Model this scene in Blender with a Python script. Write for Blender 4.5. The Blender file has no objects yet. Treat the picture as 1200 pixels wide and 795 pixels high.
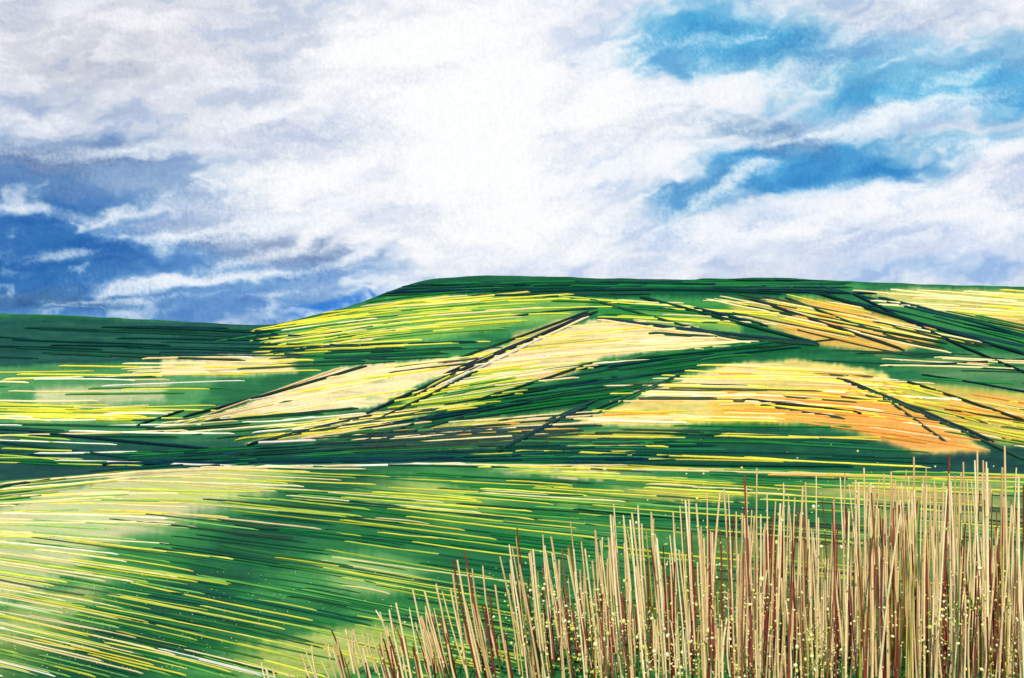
import bpy, math, numpy as np
rng = np.random.default_rng(7)
F=1167.0; CX=600.0; CY=397.5
# ---------------------------------------------------------------- helpers
TAB=[np.random.default_rng(100+i).random((256,256)) for i in range(6)]
def vn(x,y,s=0):
    t=TAB[s%6]; x=np.asarray(x,float)+s*17.3; y=np.asarray(y,float)+s*9.1
    xi=np.floor(x).astype(int); yi=np.floor(y).astype(int)
    fx=x-xi; fy=y-yi; fx=fx*fx*(3-2*fx); fy=fy*fy*(3-2*fy)
    a=t[xi&255,yi&255]; b=t[(xi+1)&255,yi&255]; c=t[xi&255,(yi+1)&255]; d=t[(xi+1)&255,(yi+1)&255]
    return (a*(1-fx)+b*fx)*(1-fy)+(c*(1-fx)+d*fx)*fy
def fbm(x,y,s=0,o=4,g=.55):
    r=0;a=.5;n=0
    for i in range(o):
        r=r+a*vn(x*2**i,y*2**i,s+i); n+=a; a*=g
    return r/n
def ss(a,b,x):
    t=np.clip((x-a)/(b-a),0,1); return t*t*(3-2*t)
def lin(c):
    c=np.asarray(c,float)/255.0
    return np.where(c<=0.04045,c/12.92,((c+0.055)/1.055)**2.4)
def mixc(base,col,a):
    return base*(1-a[...,None])+np.asarray(col,float)*a[...,None]
def polydist(px,py,poly):
    d=np.full(px.shape,1e9); ins=np.zeros(px.shape,bool); n=len(poly)
    for i in range(n):
        x0,y0=poly[i]; x1,y1=poly[(i+1)%n]
        dx,dy=x1-x0,y1-y0; L=dx*dx+dy*dy
        t=np.clip(((px-x0)*dx+(py-y0)*dy)/L,0,1)
        d=np.minimum(d,np.hypot(px-x0-t*dx,py-y0-t*dy))
        if y0!=y1:
            c=((y0>py)!=(y1>py))&(px<dx*(py-y0)/dy+x0); ins^=c
    return np.where(ins,d,-d)
def make_mesh(name,verts,faces,cols,mat,smooth=True):
    me=bpy.data.meshes.new(name)
    verts=np.asarray(verts,np.float32); faces=np.asarray(faces,np.int32)
    k=faces.shape[1]
    me.vertices.add(len(verts)); me.vertices.foreach_set('co',verts.ravel())
    me.loops.add(faces.size); me.loops.foreach_set('vertex_index',faces.ravel())
    me.polygons.add(len(faces)); me.polygons.foreach_set('loop_start',np.arange(0,faces.size,k,dtype=np.int32))
    me.update(calc_edges=True)
    me.polygons.foreach_set('use_smooth',np.full(len(faces),smooth))
    at=me.color_attributes.new('tint','FLOAT_COLOR','POINT')
    c=np.ones((len(verts),4),np.float32); c[:,:3]=cols; at.data.foreach_set('color',c.ravel())
    me.materials.append(mat); me.validate()
    ob=bpy.data.objects.new(name,me); bpy.context.scene.collection.objects.link(ob); return ob
def grid_faces(r,c):
    i=np.arange(r-1)[:,None]*c+np.arange(c-1)[None,:]
    i=i.ravel(); return np.stack([i,i+1,i+c+1,i+c],1)

# ---------------------------------------------------------------- materials
def tint_mat(name,rough=.85,scale=(1,1,1),nscale=6,amt=.25,bump=.0):
    m=bpy.data.materials.new(name); m.use_nodes=True; nt=m.node_tree; N=nt.nodes; L=nt.links
    b=N['Principled BSDF']; b.inputs['Roughness'].default_value=rough
    b.inputs['Specular IOR Level'].default_value=.08
    a=N.new('ShaderNodeAttribute'); a.attribute_name='tint'
    tc=N.new('ShaderNodeTexCoord'); mp=N.new('ShaderNodeMapping'); mp.inputs['Scale'].default_value=scale
    L.new(tc.outputs['Object'],mp.inputs['Vector'])
    n=N.new('ShaderNodeTexNoise'); n.inputs['Scale'].default_value=nscale; n.inputs['Detail'].default_value=3
    L.new(mp.outputs['Vector'],n.inputs['Vector'])
    r=N.new('ShaderNodeMapRange'); r.inputs[1].default_value=.3; r.inputs[2].default_value=.7
    r.inputs[3].default_value=1-amt; r.inputs[4].default_value=1+amt
    L.new(n.outputs['Fac'],r.inputs[0])
    v=N.new('ShaderNodeVectorMath'); v.operation='SCALE'
    L.new(a.outputs['Color'],v.inputs[0]); L.new(r.outputs[0],v.inputs['Scale'])
    L.new(v.outputs[0],b.inputs['Base Color'])
    if bump:
        bp=N.new('ShaderNodeBump'); bp.inputs['Strength'].default_value=bump; bp.inputs['Distance'].default_value=.05
        L.new(n.outputs['Fac'],bp.inputs['Height']); L.new(bp.outputs[0],b.inputs['Normal'])
    return m
M_field=tint_mat('field_grass',nscale=26,amt=.16,bump=.3)
M_hill=tint_mat('hill_crops',nscale=1.6,amt=.14,bump=.2)
M_row=tint_mat('cut_crop',nscale=3,amt=.12)
M_hedge=tint_mat('hedge_leaf',nscale=2,amt=.2)
M_stalk=tint_mat('dry_stalk',nscale=25,amt=.12,rough=.7)

# ---------------------------------------------------------------- terrain shape
RX=[-900,-300,0,100,200,290,325,360,400,430,460,500,560,640,700,800,900,960,1000,1100,1200,1500,2200]
RY=[395,372,367,371,376,381,381,371,362,352,340,327,323,324,326,328,325,328,330,334,336,345,370]
_gx=np.arange(-900,2201,4.); _gy=np.interp(_gx,RX,RY); _k=np.hanning(19); _k/=_k.sum()
_gy=np.convolve(np.pad(_gy,9,mode='edge'),_k,mode='valid')
def ridge(px):
    px=np.asarray(px,float); return np.interp(px,_gx,_gy)+1.6*(fbm(px/22,px*0,3,3)-.5)
def crest(px): return np.interp(px,[-900,0,150,300,500,700,850,1000,1200,2200],[600,564,552,545,541,544,548,552,556,590])
def d_far(px,py):
    r=ridge(px); q=np.clip((580-py)/(580-r),0,1)
    d=115+235*q**1.15
    w=np.sin(np.pi*q)
    return d*(1+w*(.10*(fbm(px/300,py/120,1,2)-.5)))
def d_near(px,py):
    c=crest(px); q=np.clip((py-c)/(795-c),0,1)
    ld=3.807-(3.807-1.609)*q**.6
    return np.exp(ld)*(1+.04*np.sin(np.pi*q)*(fbm(px/260,py/120,2,2)-.5))
def W(px,py,d):
    return np.stack([(px-CX)/F*d,d+0*px,-(py-CY)/F*d],-1)

# ---------------------------------------------------------------- land colours (fields, patch by patch)
CR=(230,208,152)
far_polys=[
 ([(-600,360),(312,378),(326,405),(300,424),(-600,440)],(14,74,64),5),
 ([(315,395),(440,355),(520,343),(720,343),(660,372),(480,405),(330,412)],(120,168,76),6),  # lit slope: its sunlit lightness is put into the colour
 ([(430,352),(470,320),(560,310),(960,310),(965,345),(700,350),(520,343)],(8,80,50),4),
 ([(330,408),(560,398),(545,420),(350,432)],(44,126,64),5),
 ([(-600,436),(190,430),(260,440),(215,490),(180,505),(-600,505)],(72,140,80),6),
 ([(40,455),(200,450),(190,470),(40,475)],(194,198,142),6),
 ([(30,480),(170,478),(160,495),(20,494)],(162,190,76),5),
 ([(190,420),(352,416),(345,438),(185,441)],CR,4),
 ([(170,500),(235,488),(430,475),(360,500),(200,512)],(70,130,68),5),
 ([(235,492),(400,430),(535,418),(548,428),(440,476),(300,490)],(236,214,158),2.5),
 ([(290,520),(380,490),(520,472),(560,470),(470,505)],(184,188,98),4),
 ([(350,498),(420,484),(470,480),(420,508),(360,516)],(226,206,146),5),
 ([(470,470),(545,432),(640,436),(600,462),(480,478)],(160,190,76),4),
 ([(520,440),(560,415),(690,374),(760,378),(868,396),(870,404),(740,418),(650,446),(560,440)],(234,210,148),2.5),
 ([(570,440),(660,428),(690,436),(650,447)],(224,188,118),5),
 ([(600,392),(670,368),(690,366),(600,410)],(190,176,110),4),
 ([(690,350),(860,352),(870,372),(700,370)],(52,132,60),5),
 ([(740,365),(866,372),(870,390),(760,384)],(114,164,74),5),
 ([(975,398),(860,404),(710,420),(640,450),(520,480),(430,505),(470,508),(640,485),(700,475),(790,446),(870,420),(960,412)],(6,90,48),4),
 ([(455,524),(500,497),(680,480),(640,506),(590,526)],(184,174,92),4),
 ([(672,498),(760,460),(850,428),(930,420),(1035,436),(1075,470),(1160,528),(1080,530),(990,500),(880,494),(760,500)],(228,204,110),3),
 ([(740,455),(840,432),(940,430),(880,446),(760,474)],(232,210,152),7),
 ([(830,466),(930,458),(930,498),(840,494)],(224,186,72),8),
 ([(890,470),(990,452),(1070,480),(1155,530),(1060,528),(970,496)],(232,164,76),8),
 ([(640,512),(720,504),(800,500),(780,520),(640,526)],(186,184,72),5),
 ([(985,446),(1080,448),(1600,500),(1600,560),(1165,520),(1060,478)],(180,180,80),5),
 ([(1090,455),(1220,470),(1220,510),(1120,490)],(226,182,84),9),
 ([(1050,424),(1130,415),(1600,420),(1600,465),(1200,462),(1100,446)],(74,126,76),3),
 ([(850,355),(940,350),(1000,356),(1112,398),(1040,416),(960,404),(890,378)],(218,174,82),5),
 ([(860,360),(930,352),(960,372),(900,380)],(160,172,74),8),
 ([(1000,348),(1060,352),(1210,392),(1210,415),(1110,405)],(40,116,60),5),
 ([(1010,342),(1080,338),(1600,350),(1600,400),(1130,372),(1060,356)],(190,190,104),4),
 ([(1150,365),(1250,372),(1250,395),(1190,388)],(218,182,98),6),
 ([(600,525),(740,520),(900,500),(980,506),(1070,530),(1080,560),(560,560)],(6,78,52),5),
]
def far_color(px,py):
    jx=7*(fbm(px/26,py/9,3,3)-.5)*2; jy=2.6*(vn(px/3.2,py/40,4)-.5)+5*(fbm(px/50,py/30,2,2)-.5)
    x=px+jx; y=py+jy
    n=fbm(px/60,py/14,1,4)
    col=mixc(np.zeros(px.shape+(3,))+np.array((22,98,56.)),(52,130,70),ss(.4,.7,n))
    col=mixc(col,(8,66,58),ss(500,535,py))
    for poly,c,soft in far_polys:
        sd=polydist(x,y,poly)
        a=ss(-soft,soft,sd)*(.9+.1*ss(.3,.6,vn(px/18,py/3,5)))
        col=mixc(col,np.array(c,float),a)
    v=(fbm(px/60,py/4,0,4,.65)-.5)*50+(vn(px/2.5,py/5,2)-.5)*9
    col=col+v[...,None]*np.array((1,.9,.6))
    g=ss(.64,.85,fbm(px/45,py/10,4,3)); col=mixc(col,(40,122,60),g*.3)
    return lin(np.clip(col,4,250))
def G(px,py,cx,cy,rx,ry,rot=0):
    t=math.radians(rot); dx=px-cx; dy=py-cy
    a=(dx*math.cos(t)+dy*math.sin(t))/rx; b=(-dx*math.sin(t)+dy*math.cos(t))/ry
    return np.exp(-(a*a+b*b))
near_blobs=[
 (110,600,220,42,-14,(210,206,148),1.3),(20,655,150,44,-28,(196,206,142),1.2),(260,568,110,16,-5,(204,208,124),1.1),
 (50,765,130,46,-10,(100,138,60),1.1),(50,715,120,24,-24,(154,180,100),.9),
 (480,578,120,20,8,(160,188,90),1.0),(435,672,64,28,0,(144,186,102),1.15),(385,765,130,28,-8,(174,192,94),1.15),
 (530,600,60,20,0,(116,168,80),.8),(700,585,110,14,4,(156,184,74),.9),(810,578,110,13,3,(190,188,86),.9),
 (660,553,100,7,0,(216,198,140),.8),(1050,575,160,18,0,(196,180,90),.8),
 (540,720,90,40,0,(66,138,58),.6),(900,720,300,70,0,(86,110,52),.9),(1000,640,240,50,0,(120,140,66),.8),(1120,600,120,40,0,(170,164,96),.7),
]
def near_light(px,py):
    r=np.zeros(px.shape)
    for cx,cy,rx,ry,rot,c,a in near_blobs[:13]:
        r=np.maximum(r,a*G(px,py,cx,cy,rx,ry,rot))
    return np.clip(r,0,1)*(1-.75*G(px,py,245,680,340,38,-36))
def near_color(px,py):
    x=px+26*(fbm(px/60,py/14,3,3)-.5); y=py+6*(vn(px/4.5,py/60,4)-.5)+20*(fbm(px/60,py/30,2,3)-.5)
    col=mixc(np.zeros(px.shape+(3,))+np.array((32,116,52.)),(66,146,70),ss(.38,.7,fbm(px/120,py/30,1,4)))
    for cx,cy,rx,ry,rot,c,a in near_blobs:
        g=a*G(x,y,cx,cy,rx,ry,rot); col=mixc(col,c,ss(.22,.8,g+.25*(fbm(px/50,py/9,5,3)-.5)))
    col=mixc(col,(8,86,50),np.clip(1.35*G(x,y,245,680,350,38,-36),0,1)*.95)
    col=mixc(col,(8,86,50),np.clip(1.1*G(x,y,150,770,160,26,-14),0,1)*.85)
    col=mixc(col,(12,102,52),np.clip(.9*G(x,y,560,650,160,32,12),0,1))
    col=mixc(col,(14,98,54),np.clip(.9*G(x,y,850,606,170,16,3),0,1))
    yy=py-.16*px
    v=(fbm(px/90,yy/5,0,4,.65)-.5)*60
    col=col+v[...,None]*np.array((1,.9,.6))
    return lin(np.clip(col,4,250))

pxs=np.concatenate([np.linspace(-2900,-160,60)[:-1],np.arange(-160,1360,2.0),np.linspace(1360,4100,60)])
nc=len(pxs)
rows=[];cols=[]
for Y in [-25,-12,-5,0,3]:
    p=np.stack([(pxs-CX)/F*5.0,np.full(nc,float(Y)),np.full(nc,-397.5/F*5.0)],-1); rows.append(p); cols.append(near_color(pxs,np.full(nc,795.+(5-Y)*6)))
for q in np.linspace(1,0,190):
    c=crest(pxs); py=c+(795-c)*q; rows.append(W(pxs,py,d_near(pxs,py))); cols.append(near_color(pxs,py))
last=rows[-1]
for k in [.15,.35,.6,.8,1.0]:
    b=W(pxs,np.full(nc,580.),d_far(pxs,np.full(nc,580.)))
    m=last*(1-k)+b*k; m[:,2]-=3.0*math.sin(math.pi*k); rows.append(m); cols.append(far_color(pxs,np.full(nc,560.)))
field=make_mesh('grass_field',np.concatenate(rows),grid_faces(len(rows),nc),np.concatenate(cols),M_field)
rows=[];cols=[]
for q in np.linspace(0,1,210):
    r=ridge(pxs); py=580+(r-580)*q; rows.append(W(pxs,py,d_far(pxs,py))); cols.append(far_color(pxs,py))
top=rows[-1]; tc=cols[-1]
for dd,dz in [(15,-2),(60,-14),(200,-45),(900,-140)]:
    p=top.copy(); p[:,1]+=dd; p[:,0]*=(p[:,1]/top[:,1]); p[:,2]+=dz; rows.append(p); cols.append(tc)
hills=make_mesh('rolling_hills',np.concatenate(rows),grid_faces(len(rows),nc),np.concatenate(cols),M_hill)

# ---------------------------------------------------------------- tubes
class Tubes:
    def __init__(s,sides=5): s.v=[];s.f=[];s.c=[];s.n=0;s.k=sides
    def add(s,pts,rad,col):
        pts=np.asarray(pts,float); n=len(pts); k=s.k
        t=np.gradient(pts,axis=0); t/=np.linalg.norm(t,axis=1)[:,None]+1e-9
        up=np.array([0,0,1.]) if abs(t[0,2])<.8 else np.array([0,1.,0])
        a=np.cross(t,up); a/=np.linalg.norm(a,axis=1)[:,None]+1e-9; b=np.cross(a,t)
        ang=np.arange(k)*2*math.pi/k
        rad=np.broadcast_to(rad,(n,))
        ring=pts[:,None,:]+rad[:,None,None]*(a[:,None,:]*np.cos(ang)[None,:,None]+b[:,None,:]*np.sin(ang)[None,:,None])
        s.v.append(ring.reshape(-1,3))
        i=np.arange(n-1)[:,None]*k; j=np.arange(k)[None,:]; j2=(j+1)%k
        s.f.append((s.n+np.stack([i+j,i+j2,i+k+j2,i+k+j],-1)).reshape(-1,4))
        col=np.asarray(col)
        if col.ndim==2: col=np.repeat(col,k,axis=0)
        s.c.append(np.broadcast_to(col,(n*k,3))); s.n+=n*k
    def build(s,name,mat): return make_mesh(name,np.concatenate(s.v),np.concatenate(s.f),np.concatenate(s.c),mat)
PAL={'Y':(228,218,72),'y':(184,202,72),'C':(238,218,160),'W':(244,238,218),'D':(10,62,52),'N':(10,46,62),'G':(28,116,54),'O':(228,166,74),'g':(120,178,84)}
def stroke(T,x0,y0,x1,y1,key,surf,wpx=1.7,blend=.2):
    n=max(6,int(abs(x1-x0)/8)+3); t=np.linspace(0,1,n)
    bow=rng.normal(0,.7)
    px=x0+(x1-x0)*t; py=y0+(y1-y0)*t+bow*np.sin(t*math.pi)+.1*np.sin(t*7+rng.random()*6)
    if surf=='far': m=py>ridge(px)+.3
    else: m=(py>crest(px)+.6)&(py<=795)
    if m.sum()<4: return
    px=px[m];py=py[m]; d=d_far(px,py) if surf=='far' else d_near(px,py)
    n=len(px)
    P=W(px,py,d); r=wpx*d/F
    r=r*(1+.06*np.sin(np.arange(n)*1.1+rng.random()*6)); r[0]*=.6; r[-1]*=.55
    P[:,2]+=r*rng.uniform(.6,1.0)
    c=np.array(PAL[key],float)+rng.normal(0,9)+rng.normal(0,4,3)
    loc=far_color(px,py) if surf=='far' else near_color(px,py)
    loc=loc.mean(0)
    T.add(P,r,lin(np.clip(c,3,252))*(1-blend)+loc*blend)
rows_T=Tubes(5); hedge_T=Tubes(5)
regs=[
 ([(-200,372),(310,385),(325,418),(-200,430)],34,.05,.02,(70,240),'DDDDN'),
 ([(320,392),(440,354),(520,346),(665,346),(640,368),(480,402),(340,407)],60,-.16,-.02,(60,190),'YYYYyCCgG'),
 ([(350,405),(560,400),(540,420),(320,435)],26,-.06,-.03,(60,180),'DDGYYD'),
 ([(-200,440),(180,430),(250,440),(200,500),(-200,500)],52,.03,-.02,(50,170),'WWCYYYDGC'),
 ([(20,475),(150,475),(170,492),(0,494)],16,.03,.0,(50,140),'YYY'),
 ([(-200,495),(200,500),(320,545),(-200,550)],44,.06,.0,(80,230),'DDDNNWyG'),
 ([(190,422),(350,418),(340,438),(190,441)],15,-.01,-.02,(50,120),'CCWYC'),
 ([(170,500),(240,488),(420,476),(340,512)],18,-.05,-.1,(60,150),'WCYDDC'),
 ([(250,490),(400,432),(530,420),(530,430),(430,474)],26,-.2,-.12,(60,170),'CCWCYD'),
 ([(290,520),(380,490),(540,470),(470,505)],30,-.14,-.1,(60,170),'YYYCCDG'),
 ([(470,470),(545,432),(640,436),(600,462)],30,-.2,-.1,(50,130),'YYYyCG'),
 ([(530,445),(690,378),(868,398),(650,445)],36,-.16,.0,(50,180),'CCWCYCC'),
 ([(690,350),(860,352),(870,388),(740,378)],30,.06,.05,(60,150),'YDDGyYC'),
 ([(960,400),(710,415),(560,470),(450,500),(620,490),(770,455),(860,425)],42,-.16,-.1,(60,190),'DDDGGN'),
 ([(460,520),(500,497),(690,482),(610,522)],24,-.08,-.06,(60,160),'COCYDD'),
 ([(680,496),(860,426),(1040,437),(1060,470),(850,496)],64,-.03,.07,(60,190),'CYYOCWCYDC'),
 ([(860,470),(1040,440),(1150,526),(1040,520)],38,.02,.2,(50,150),'OYCODYOO'),
 ([(610,520),(700,498),(900,500),(1060,545),(560,545)],46,.0,.05,(80,220),'DDDGYDYG'),
 ([(1000,448),(1200,475),(1300,480),(1300,540),(1165,520)],50,.3,.1,(60,180),'YCOYDOG'),
 ([(860,354),(1000,352),(1110,400),(1040,412),(880,374)],42,.2,.22,(60,170),'YCODOYDC'),
 ([(1010,342),(1300,346),(1300,390),(1080,360)],36,.06,.08,(70,190),'CYCyCY'),
 ([(980,350),(1060,355),(1300,400),(1300,430),(1110,405)],24,.25,.2,(70,190),'DDDGN'),
 ([(960,410),(1300,420),(1300,465),(1050,442)],16,.04,.04,(80,190),'DDGC'),
 ([(150,552),(300,518),(560,500),(760,522),(760,548)],80,-.08,-.01,(110,300),'DDNNDGD'),
 ([(440,336),(500,328),(950,330),(960,346),(480,350)],46,-.04,.02,(80,220),'DDDGN'),
]
def sample(poly):
    P=np.array(poly,float); lo=P.min(0); hi=P.max(0)
    while True:
        p=lo+rng.random(2)*(hi-lo)
        if polydist(np.array([p[0]]),np.array([p[1]]),poly)[0]>0: return p,(p[0]-lo[0])/(hi[0]-lo[0])
for poly,n,sl,sr,(l0,l1),pal in regs:
    for i in range(n):
        p,t=sample(poly); L=rng.uniform(l0,l1); m=sl+(sr-sl)*t+rng.normal(0,.012)
        key=pal[rng.integers(len(pal))]
        T=hedge_T if key in 'DN' else rows_T
        stroke(T,p[0]-L/2,p[1]-m*L/2,p[0]+L/2,p[1]+m*L/2,key,'far',rng.uniform(.9,1.5),.08)
for x0,y0,x1,y1,k,w in [(430,486,690,369,'N',2.1),(445,492,560,436,'D',1.9),(540,420,690,366,'D',1.6),(590,527,688,478,'N',2.4),(585,530,650,498,'D',2),
  (340,412,560,402,'N',1.9),(330,410,480,404,'D',1.7),(750,350,960,405,'D',2.3),(810,362,900,384,'N',2),(700,375,955,404,'N',2.3),(760,392,960,406,'D',2.1),
  (960,346,1205,418,'N',2.3),(985,446,1165,520,'N',2.6),(980,444,1120,505,'D',2.2),(1000,452,1200,540,'D',2.1),(880,352,1060,412,'N',2.1),(870,360,1110,404,'D',1.9),
  (215,490,430,430,'D',2),(230,492,400,432,'C',1.4),(290,523,440,488,'N',2.1),(300,520,520,480,'D',1.7),(870,470,1010,486,'N',2.2),(890,476,990,492,'D',1.7),
  (240,496,420,480,'D',1.8),(480,468,570,428,'N',1.9),(520,440,700,366,'N',2),(640,495,700,470,'D',2),(700,480,800,440,'D',1.9),(1040,470,1110,520,'D',1.7),
  (920,350,1080,408,'D',1.7),(1000,346,1120,404,'N',1.9),(1030,350,1205,396,'D',1.9),(1060,448,1205,496,'D',1.9),(0,505,250,528,'N',1.9),(0,520,200,545,'D',1.9),
  (160,500,215,482,'D',1.6),(420,520,520,484,'N',1.8),(690,352,860,398,'D',1.8),(560,470,700,425,'D',1.9),(1110,400,1205,440,'N',1.8),(330,400,470,378,'D',1.4),(600,372,700,362,'D',1.5),
  (420,505,640,470,'N',1.9),(440,520,560,485,'D',2),(690,490,800,440,'G',1.5),(510,455,690,372,'C',1.8),(520,452,640,395,'W',1.6),(500,456,600,405,'Y',1.5),
  (850,430,1015,440,'C',1.8),(690,494,805,497,'W',2),(640,418,880,402,'C',1.8),(700,376,870,402,'C',1.5),(320,384,500,352,'Y',1.6),(290,521,370,517,'W',1.8),
  (1040,430,1210,422,'N',1.5),(1080,440,1210,462,'N',1.5),(120,546,760,540,'N',2.2),(150,540,600,536,'D',2.2),(600,541,1000,548,'D',2.2),(0,512,220,506,'C',1.6),(40,533,165,531,'W',1.4),(20,440,190,442,'Y',1.5)]:
    stroke(hedge_T if k in 'DN' else rows_T,x0,y0,x1,y1,k,'far',w,.03)
def nslope(x,y):
    q=(y-545)/250.
    s=.02+.24*np.clip(q,0,1)**.8
    if x<260: s-= .26*(1-x/260.)*max(0,1-q*2.2)
    if x>500: s-=.10*min(1,(x-500)/400)*q
    return s
for i in range(760):
    x=rng.uniform(-120,1230); c=float(crest(x)); y=c+(800-c)*rng.random()**1.1
    if x>650 and y>640 and rng.random()<.7: continue
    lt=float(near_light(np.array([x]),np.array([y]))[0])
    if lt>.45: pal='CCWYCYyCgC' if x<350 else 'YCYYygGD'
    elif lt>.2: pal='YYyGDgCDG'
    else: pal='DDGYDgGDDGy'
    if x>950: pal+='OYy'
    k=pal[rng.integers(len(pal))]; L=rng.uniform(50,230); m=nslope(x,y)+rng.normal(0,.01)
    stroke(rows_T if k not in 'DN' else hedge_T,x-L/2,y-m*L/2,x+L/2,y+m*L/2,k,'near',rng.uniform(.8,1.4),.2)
for x0,y0,x1,y1,k in [(0,567,220,550,'C'),(150,554,420,546,'C'),(300,547,545,543,'W'),(480,543,735,545,'C'),(560,547,800,551,'Y'),(0,574,160,560,'C'),(740,550,1000,556,'C'),(900,556,1210,560,'O')]:
    stroke(rows_T,x0,y0+1.5,x1,y1+1.5,k,'near',1.6,.05)
rows_T.build('crop_rows',M_row); hedge_T.build('hedgerow',M_hedge)

# ---------------------------------------------------------------- tall dry grass
def gz(px,d):
    if d<=5: return -397.5/F*5
    lo,hi=float(crest(px))+.01,795.
    for _ in range(24):
        mid=(lo+hi)/2
        if float(d_near(np.array(px),np.array(mid)))>d: lo=mid
        else: hi=mid
    return -(lo-CY)/F*d
def topline(px): return np.interp(px,[300,400,450,500,560,640,700,800,900,1000,1100,1200,1500],[782,735,705,680,648,615,598,575,563,552,543,534,528])
S=Tubes(6)
TAN=[(238,208,154),(244,220,170),(228,194,138),(236,204,146),(210,176,124)]; MAR=[(138,56,52),(150,78,62),(112,48,48)]; OLV=[(170,168,76),(206,200,96),(64,116,50)]
def add_stalk(px,d,toppy,lean,col,w):
    x=(px-CX)/F*d; z0=gz(px,d)-.02; zt=-(toppy-CY)/F*d
    h=zt-z0
    if h<.05: return
    t=np.linspace(0,1,6); bow=rng.normal(0,.008)
    dy=rng.normal(0,.05)*h
    P=np.stack([x-lean*h*(1-t)+bow*np.sin(t*3.1)+rng.normal(0,.001,6),d+dy*t,z0+h*t],-1)
    r=w*d/F*(1-.3*t); S.add(P,r,lin(np.clip(np.array(col,float)+rng.normal(0,8),5,250)))
for i in range(1700):
    px=rng.uniform(300,1420)
    dens=np.interp(px,[300,360,600,800,1000,1200],[.35,.5,.48,.66,.92,1])
    if rng.random()>dens: continue
    d=rng.uniform(4.4,6.2); tp=float(topline(px)); u=rng.random()
    lean=np.interp(px,[340,550,700,900],[-.30,-.20,-.08,0])+rng.normal(0,.03)
    r=rng.random()
    if r<.62: col=TAN[rng.integers(5)]; top=tp+(795-tp)*.8*u**1.5+abs(rng.normal(0,14)); w=rng.uniform(.9,1.8)
    elif r<.88: col=MAR[rng.integers(3)]; top=tp+30+(795-tp)*.6*u; w=rng.uniform(.8,1.5)
    else: col=OLV[rng.integers(3)]; top=tp+30+(795-tp)*.7*u; w=rng.uniform(.8,1.4)
    if rng.random()<.02: top=tp-rng.uniform(0,14)
    add_stalk(px,d,top,lean,col,w)
grass=S.build('tall_grass',M_stalk)
ico=np.array([(0,0,1),(.89,0,.45),(.28,.85,.45),(-.72,.53,.45),(-.72,-.53,.45),(.28,-.85,.45),(.72,.53,-.45),(-.28,.85,-.45),(-.89,0,-.45),(-.28,-.85,-.45),(.72,-.53,-.45),(0,0,-1)])
icf=np.array([(0,1,2),(0,2,3),(0,3,4),(0,4,5),(0,5,1),(1,6,2),(2,7,3),(3,8,4),(4,9,5),(5,10,1),(6,7,2),(7,8,3),(8,9,4),(9,10,5),(10,6,1),(11,7,6),(11,8,7),(11,9,8),(11,10,9),(11,6,10)])
V=[];Fc=[];C=[];n=0
clus=[(rng.uniform(620,1210),rng.uniform(690,795)) for _ in range(34)]
for i in range(3600):
    if rng.random()<.6:
        cx,cy=clus[rng.integers(34)]; px=cx+rng.normal(0,15); py=cy+rng.normal(0,14)
    else:
        px=rng.normal(930,220); tp=float(topline(px)); py=795-(795-tp)*abs(rng.normal(0,.45))
    if px<430: continue
    d=rng.uniform(4.3,4.9); r=min(2.6,rng.exponential(.5)+.35)*d/F
    p=np.array([(px-CX)/F*d,d,-(py-CY)/F*d])
    if p[2]<-1.69: continue
    V.append(ico*r*rng.uniform(.7,1.4,3)+p); Fc.append(icf+n); n+=12
    c=[(240,232,164),(244,232,184),(226,218,120),(206,200,100)][rng.integers(4)]
    C.append(np.broadcast_to(lin(c),(12,3)))
heads=make_mesh('seed_heads',np.concatenate(V),np.concatenate(Fc),np.concatenate(C),M_stalk)
heads.parent=grass
V=[];Fc=[];C=[];n=0
for i in range(700):
    px=abs(rng.normal(0,170)) if rng.random()<.6 else rng.uniform(0,600); py=rng.uniform(670,794)
    d=float(d_near(np.array(px),np.array(py))); r=rng.uniform(.3,.75)*d/F
    p=np.array([(px-CX)/F*d,d,-(py-CY)/F*d+r])
    V.append(ico*r+p); Fc.append(icf+n); n+=12; C.append(np.broadcast_to(lin((214,224,170)),(12,3)))
make_mesh('meadow_flowers',np.concatenate(V),np.concatenate(Fc),np.concatenate(C),M_stalk)

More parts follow.
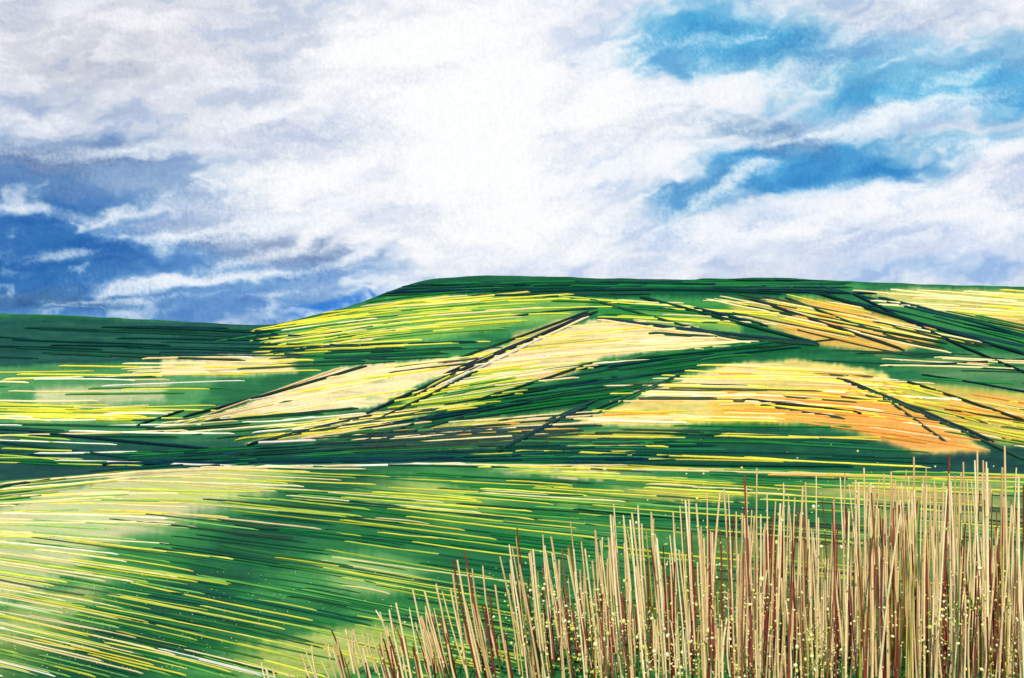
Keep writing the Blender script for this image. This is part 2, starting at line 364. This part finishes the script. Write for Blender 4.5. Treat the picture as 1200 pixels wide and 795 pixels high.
# ---------------------------------------------------------------- sky backdrop
def sky_color(px,py):
    wx=fbm(px/170,py/90,1,4)-.5; wy=fbm(px/150,py/80,3,4)-.5
    wx2=fbm(px/42,py/24,4,4,.6)-.5; wy2=fbm(px/42,py/22,2,4,.6)-.5
    x=px+80*wx+40*wx2; y=py+38*wy+22*wy2
    dx=px-560; dy=(py-150)
    sl=np.where(dx>0,-.28,-.10)*ss(0,250,abs(dx))
    yy=py-sl*dx
    wisp=fbm(px/110+wx*1.5,yy/28+wy*2+wy2*1.1,2,4,.58)
    wisp2=fbm(px/58+wx2*1.3,yy/20+wy*2+wy2*1.4,5,4,.55)
    soft=fbm(px/120+wx,py/60+wy+wy2*.6,4,4)
    gr=(fbm(px/2.2,py/2.2,0,2)-.5)
    col=np.zeros(px.shape+(3,))+np.array((230,235,245.))
    col=mixc(col,(202,212,232),ss(.40,.66,soft)*.75)
    L=[
     (90,70,260,90,0,(207,211,222),.9),(330,20,240,50,0,(225,228,236),.7),(200,130,220,40,-8,(224,228,238),.7),(40,130,140,26,0,(192,204,225),.8),(420,110,60,30,-30,(228,231,243),.6),(690,40,50,50,-30,(222,229,243),.6),
     (60,210,150,42,4,(96,140,192),1.3),(60,185,120,20,4,(124,150,188),.9),(190,215,110,22,-4,(150,178,214),.9),
     (70,325,270,60,0,(66,128,194),1.45),(240,318,180,40,0,(104,154,208),1.2),(330,287,110,20,5,(140,162,198),1.0),(300,368,230,20,0,(104,152,208),1.15),
     (20,300,120,34,0,(58,118,184),1.2),(430,330,90,20,-8,(150,184,224),.9),(250,250,90,16,-10,(174,192,220),.9),(405,362,90,10,-14,(54,128,216),1.1),(40,352,120,16,0,(76,120,170),1.0),
     (850,46,120,32,-8,(84,172,220),1.6),(790,75,60,18,-10,(118,186,226),1.0),(1120,95,165,30,-6,(96,182,226),1.6),(980,78,130,26,0,(124,192,226),1.25),
     (965,195,120,29,-4,(80,162,216),1.6),(900,150,76,20,10,(134,172,208),1.1),(830,232,54,22,-10,(104,168,216),1.45),(1120,165,90,14,-6,(134,192,226),1.0),
     (1060,60,80,16,0,(146,196,228),1.0),(1180,55,60,24,0,(142,194,226),1.0),(720,215,60,20,-20,(192,213,238),.7),(780,120,50,22,0,(194,216,240),.7),(1010,140,60,12,-10,(136,190,226),.9),
     (1080,16,180,22,0,(206,218,234),1.0),(1100,290,220,40,0,(208,221,242),.85),(760,275,190,24,4,(200,217,242),.8),(1130,320,150,14,0,(176,204,236),.8),(960,250,90,14,0,(186,211,240),.8),
     (620,310,140,12,2,(210,223,243),.7),(470,250,60,16,-14,(214,223,240),.7),(520,300,80,10,-8,(208,220,241),.6),(660,190,40,30,-40,(220,229,244),.6),
    ]
    for cx,cy,ra,rb,rot,c,a in L:
        g=a*G(x,y,cx,cy,ra*1.1,rb*1.2,rot); e=np.clip(g*3,0,1)
        al=ss(.1,1.05,g+.6*(.5-wisp)*e+.6*(.5-wisp2)*e+.4*(soft-.5)*e+.25*gr*e)
        cc=np.array(c,float)+((wisp2-.5)*34+(soft-.5)*26)[...,None]*np.array((1.2,1,.7))
        col=col*(1-al[...,None])+cc*al[...,None]
    core=np.maximum.reduce([1.25*G(x,y,560,150,120,155,0),1.05*G(x,y,480,50,180,66,-20),.95*G(x,y,600,270,200,50,0),.85*G(x,y,700,130,115,75,0),.8*G(x,y,340,205,160,38,-12)])
    col=mixc(col,(254,255,255),ss(.12,1.0,core+.6*(wisp-.5)+.6*(wisp2-.5)+.2*gr)*.97)
    for cx,cy,ra,rb,rot,a in [(130,178,160,10,-3,.9),(250,326,150,8,-4,1.0),(60,248,90,8,4,.8),(210,275,110,8,-6,.9),(170,245,100,8,-8,.9),(90,298,90,6,-6,.6),(330,345,80,5,-6,.6),(150,350,120,4,-2,.4),
        (880,95,110,18,-14,1.2),(1040,140,130,13,-12,1.2),(760,190,130,20,-12,1.1),(1060,226,170,17,-6,1.1),(900,270,150,14,2,.9),(700,70,90,26,-24,.8),(1170,170,80,12,-16,.9),(1010,40,110,14,-8,.7),
        (340,250,120,14,-14,1),(1160,255,110,22,0,.9),(870,212,50,9,-30,.9),(940,160,60,7,-16,.7),(830,45,50,5,-14,.5),(300,300,90,7,-10,.8),(420,300,80,9,-14,.9),(1110,88,70,5,-12,.5)]:
        g=a*G(px+60*wx+30*wx2,py+34*wy+18*wy2,cx,cy,ra,rb*1.3,rot); e=np.clip(g*3,0,1)
        col=mixc(col,(248,251,255),ss(.05,1.1,g+.7*(wisp-.5)*e+.6*(wisp2-.5)*e+.25*gr*e)*.85)
    hi=ss(.50,.78,wisp2+.08*gr); col=mixc(col,(250,252,255),hi*.5)
    lo=ss(.48,.26,wisp2+.08*gr)*ss(.3,1.1,1.15-core); col=col*(1-(lo*.06)[...,None]*np.array((1.5,1,.3)))
    dry=vn(px/2.2,py/7,5)-.5
    col=col+(dry*6+gr*13)[...,None]*np.array((1,.9,.7))
    return lin(np.clip(col,10,255))
sx=np.concatenate([np.linspace(-2900,-150,120)[:-1],np.arange(-150,1350,1.6),np.linspace(1350,4100,120)])
sy=np.concatenate([np.linspace(-1300,-60,90)[:-1],np.arange(-60,400,1.6),np.linspace(400,700,8)])
PX,PY=np.meshgrid(sx,sy)
Yd=1600/np.sqrt(1+.35*((PX-CX)/F)**2)
SV=W(PX,PY,Yd).reshape(-1,3)
ms=bpy.data.materials.new('cloudy_sky'); ms.use_nodes=True; nt=ms.node_tree; nt.nodes.clear()
o=nt.nodes.new('ShaderNodeOutputMaterial'); e=nt.nodes.new('ShaderNodeEmission'); a=nt.nodes.new('ShaderNodeAttribute'); a.attribute_name='tint'
nt.links.new(a.outputs['Color'],e.inputs['Color']); nt.links.new(e.outputs[0],o.inputs['Surface']); e.inputs['Strength'].default_value=1.0
ms.cycles.emission_sampling='NONE'
make_mesh('sky',SV,grid_faces(len(sy),len(sx)),sky_color(PX,PY).reshape(-1,3),ms)

# ---------------------------------------------------------------- light, world, camera
sc=bpy.context.scene
w=bpy.data.worlds.new('World'); sc.world=w; w.use_nodes=True; nt=w.node_tree
bg=nt.nodes['Background']; st=nt.nodes.new('ShaderNodeTexSky'); st.sky_type='NISHITA'; st.sun_disc=False
EL=math.radians(44); AZ=math.radians(192)
st.sun_elevation=EL; st.sun_rotation=AZ
nt.links.new(st.outputs[0],bg.inputs[0]); bg.inputs[1].default_value=.09
sd=bpy.data.lights.new('sun','SUN'); sd.energy=3.8; sd.angle=math.radians(.5); sd.color=(1,.96,.88)
so=bpy.data.objects.new('sun',sd); sc.collection.objects.link(so)
import mathutils
dirv=mathutils.Vector((math.sin(AZ)*math.cos(EL),math.cos(AZ)*math.cos(EL),math.sin(EL)))
so.rotation_euler=dirv.to_track_quat('Z','Y').to_euler(); so.location=dirv*50
cam=bpy.data.cameras.new('camera'); cam.lens=35.0; cam.sensor_width=36; cam.clip_start=.05; cam.clip_end=6000
co=bpy.data.objects.new('camera',cam); sc.collection.objects.link(co); co.location=(0,0,0); co.rotation_euler=(math.radians(90),0,0)
sc.camera=co
sc.view_settings.view_transform='Standard'; sc.view_settings.look='None'; sc.view_settings.exposure=0
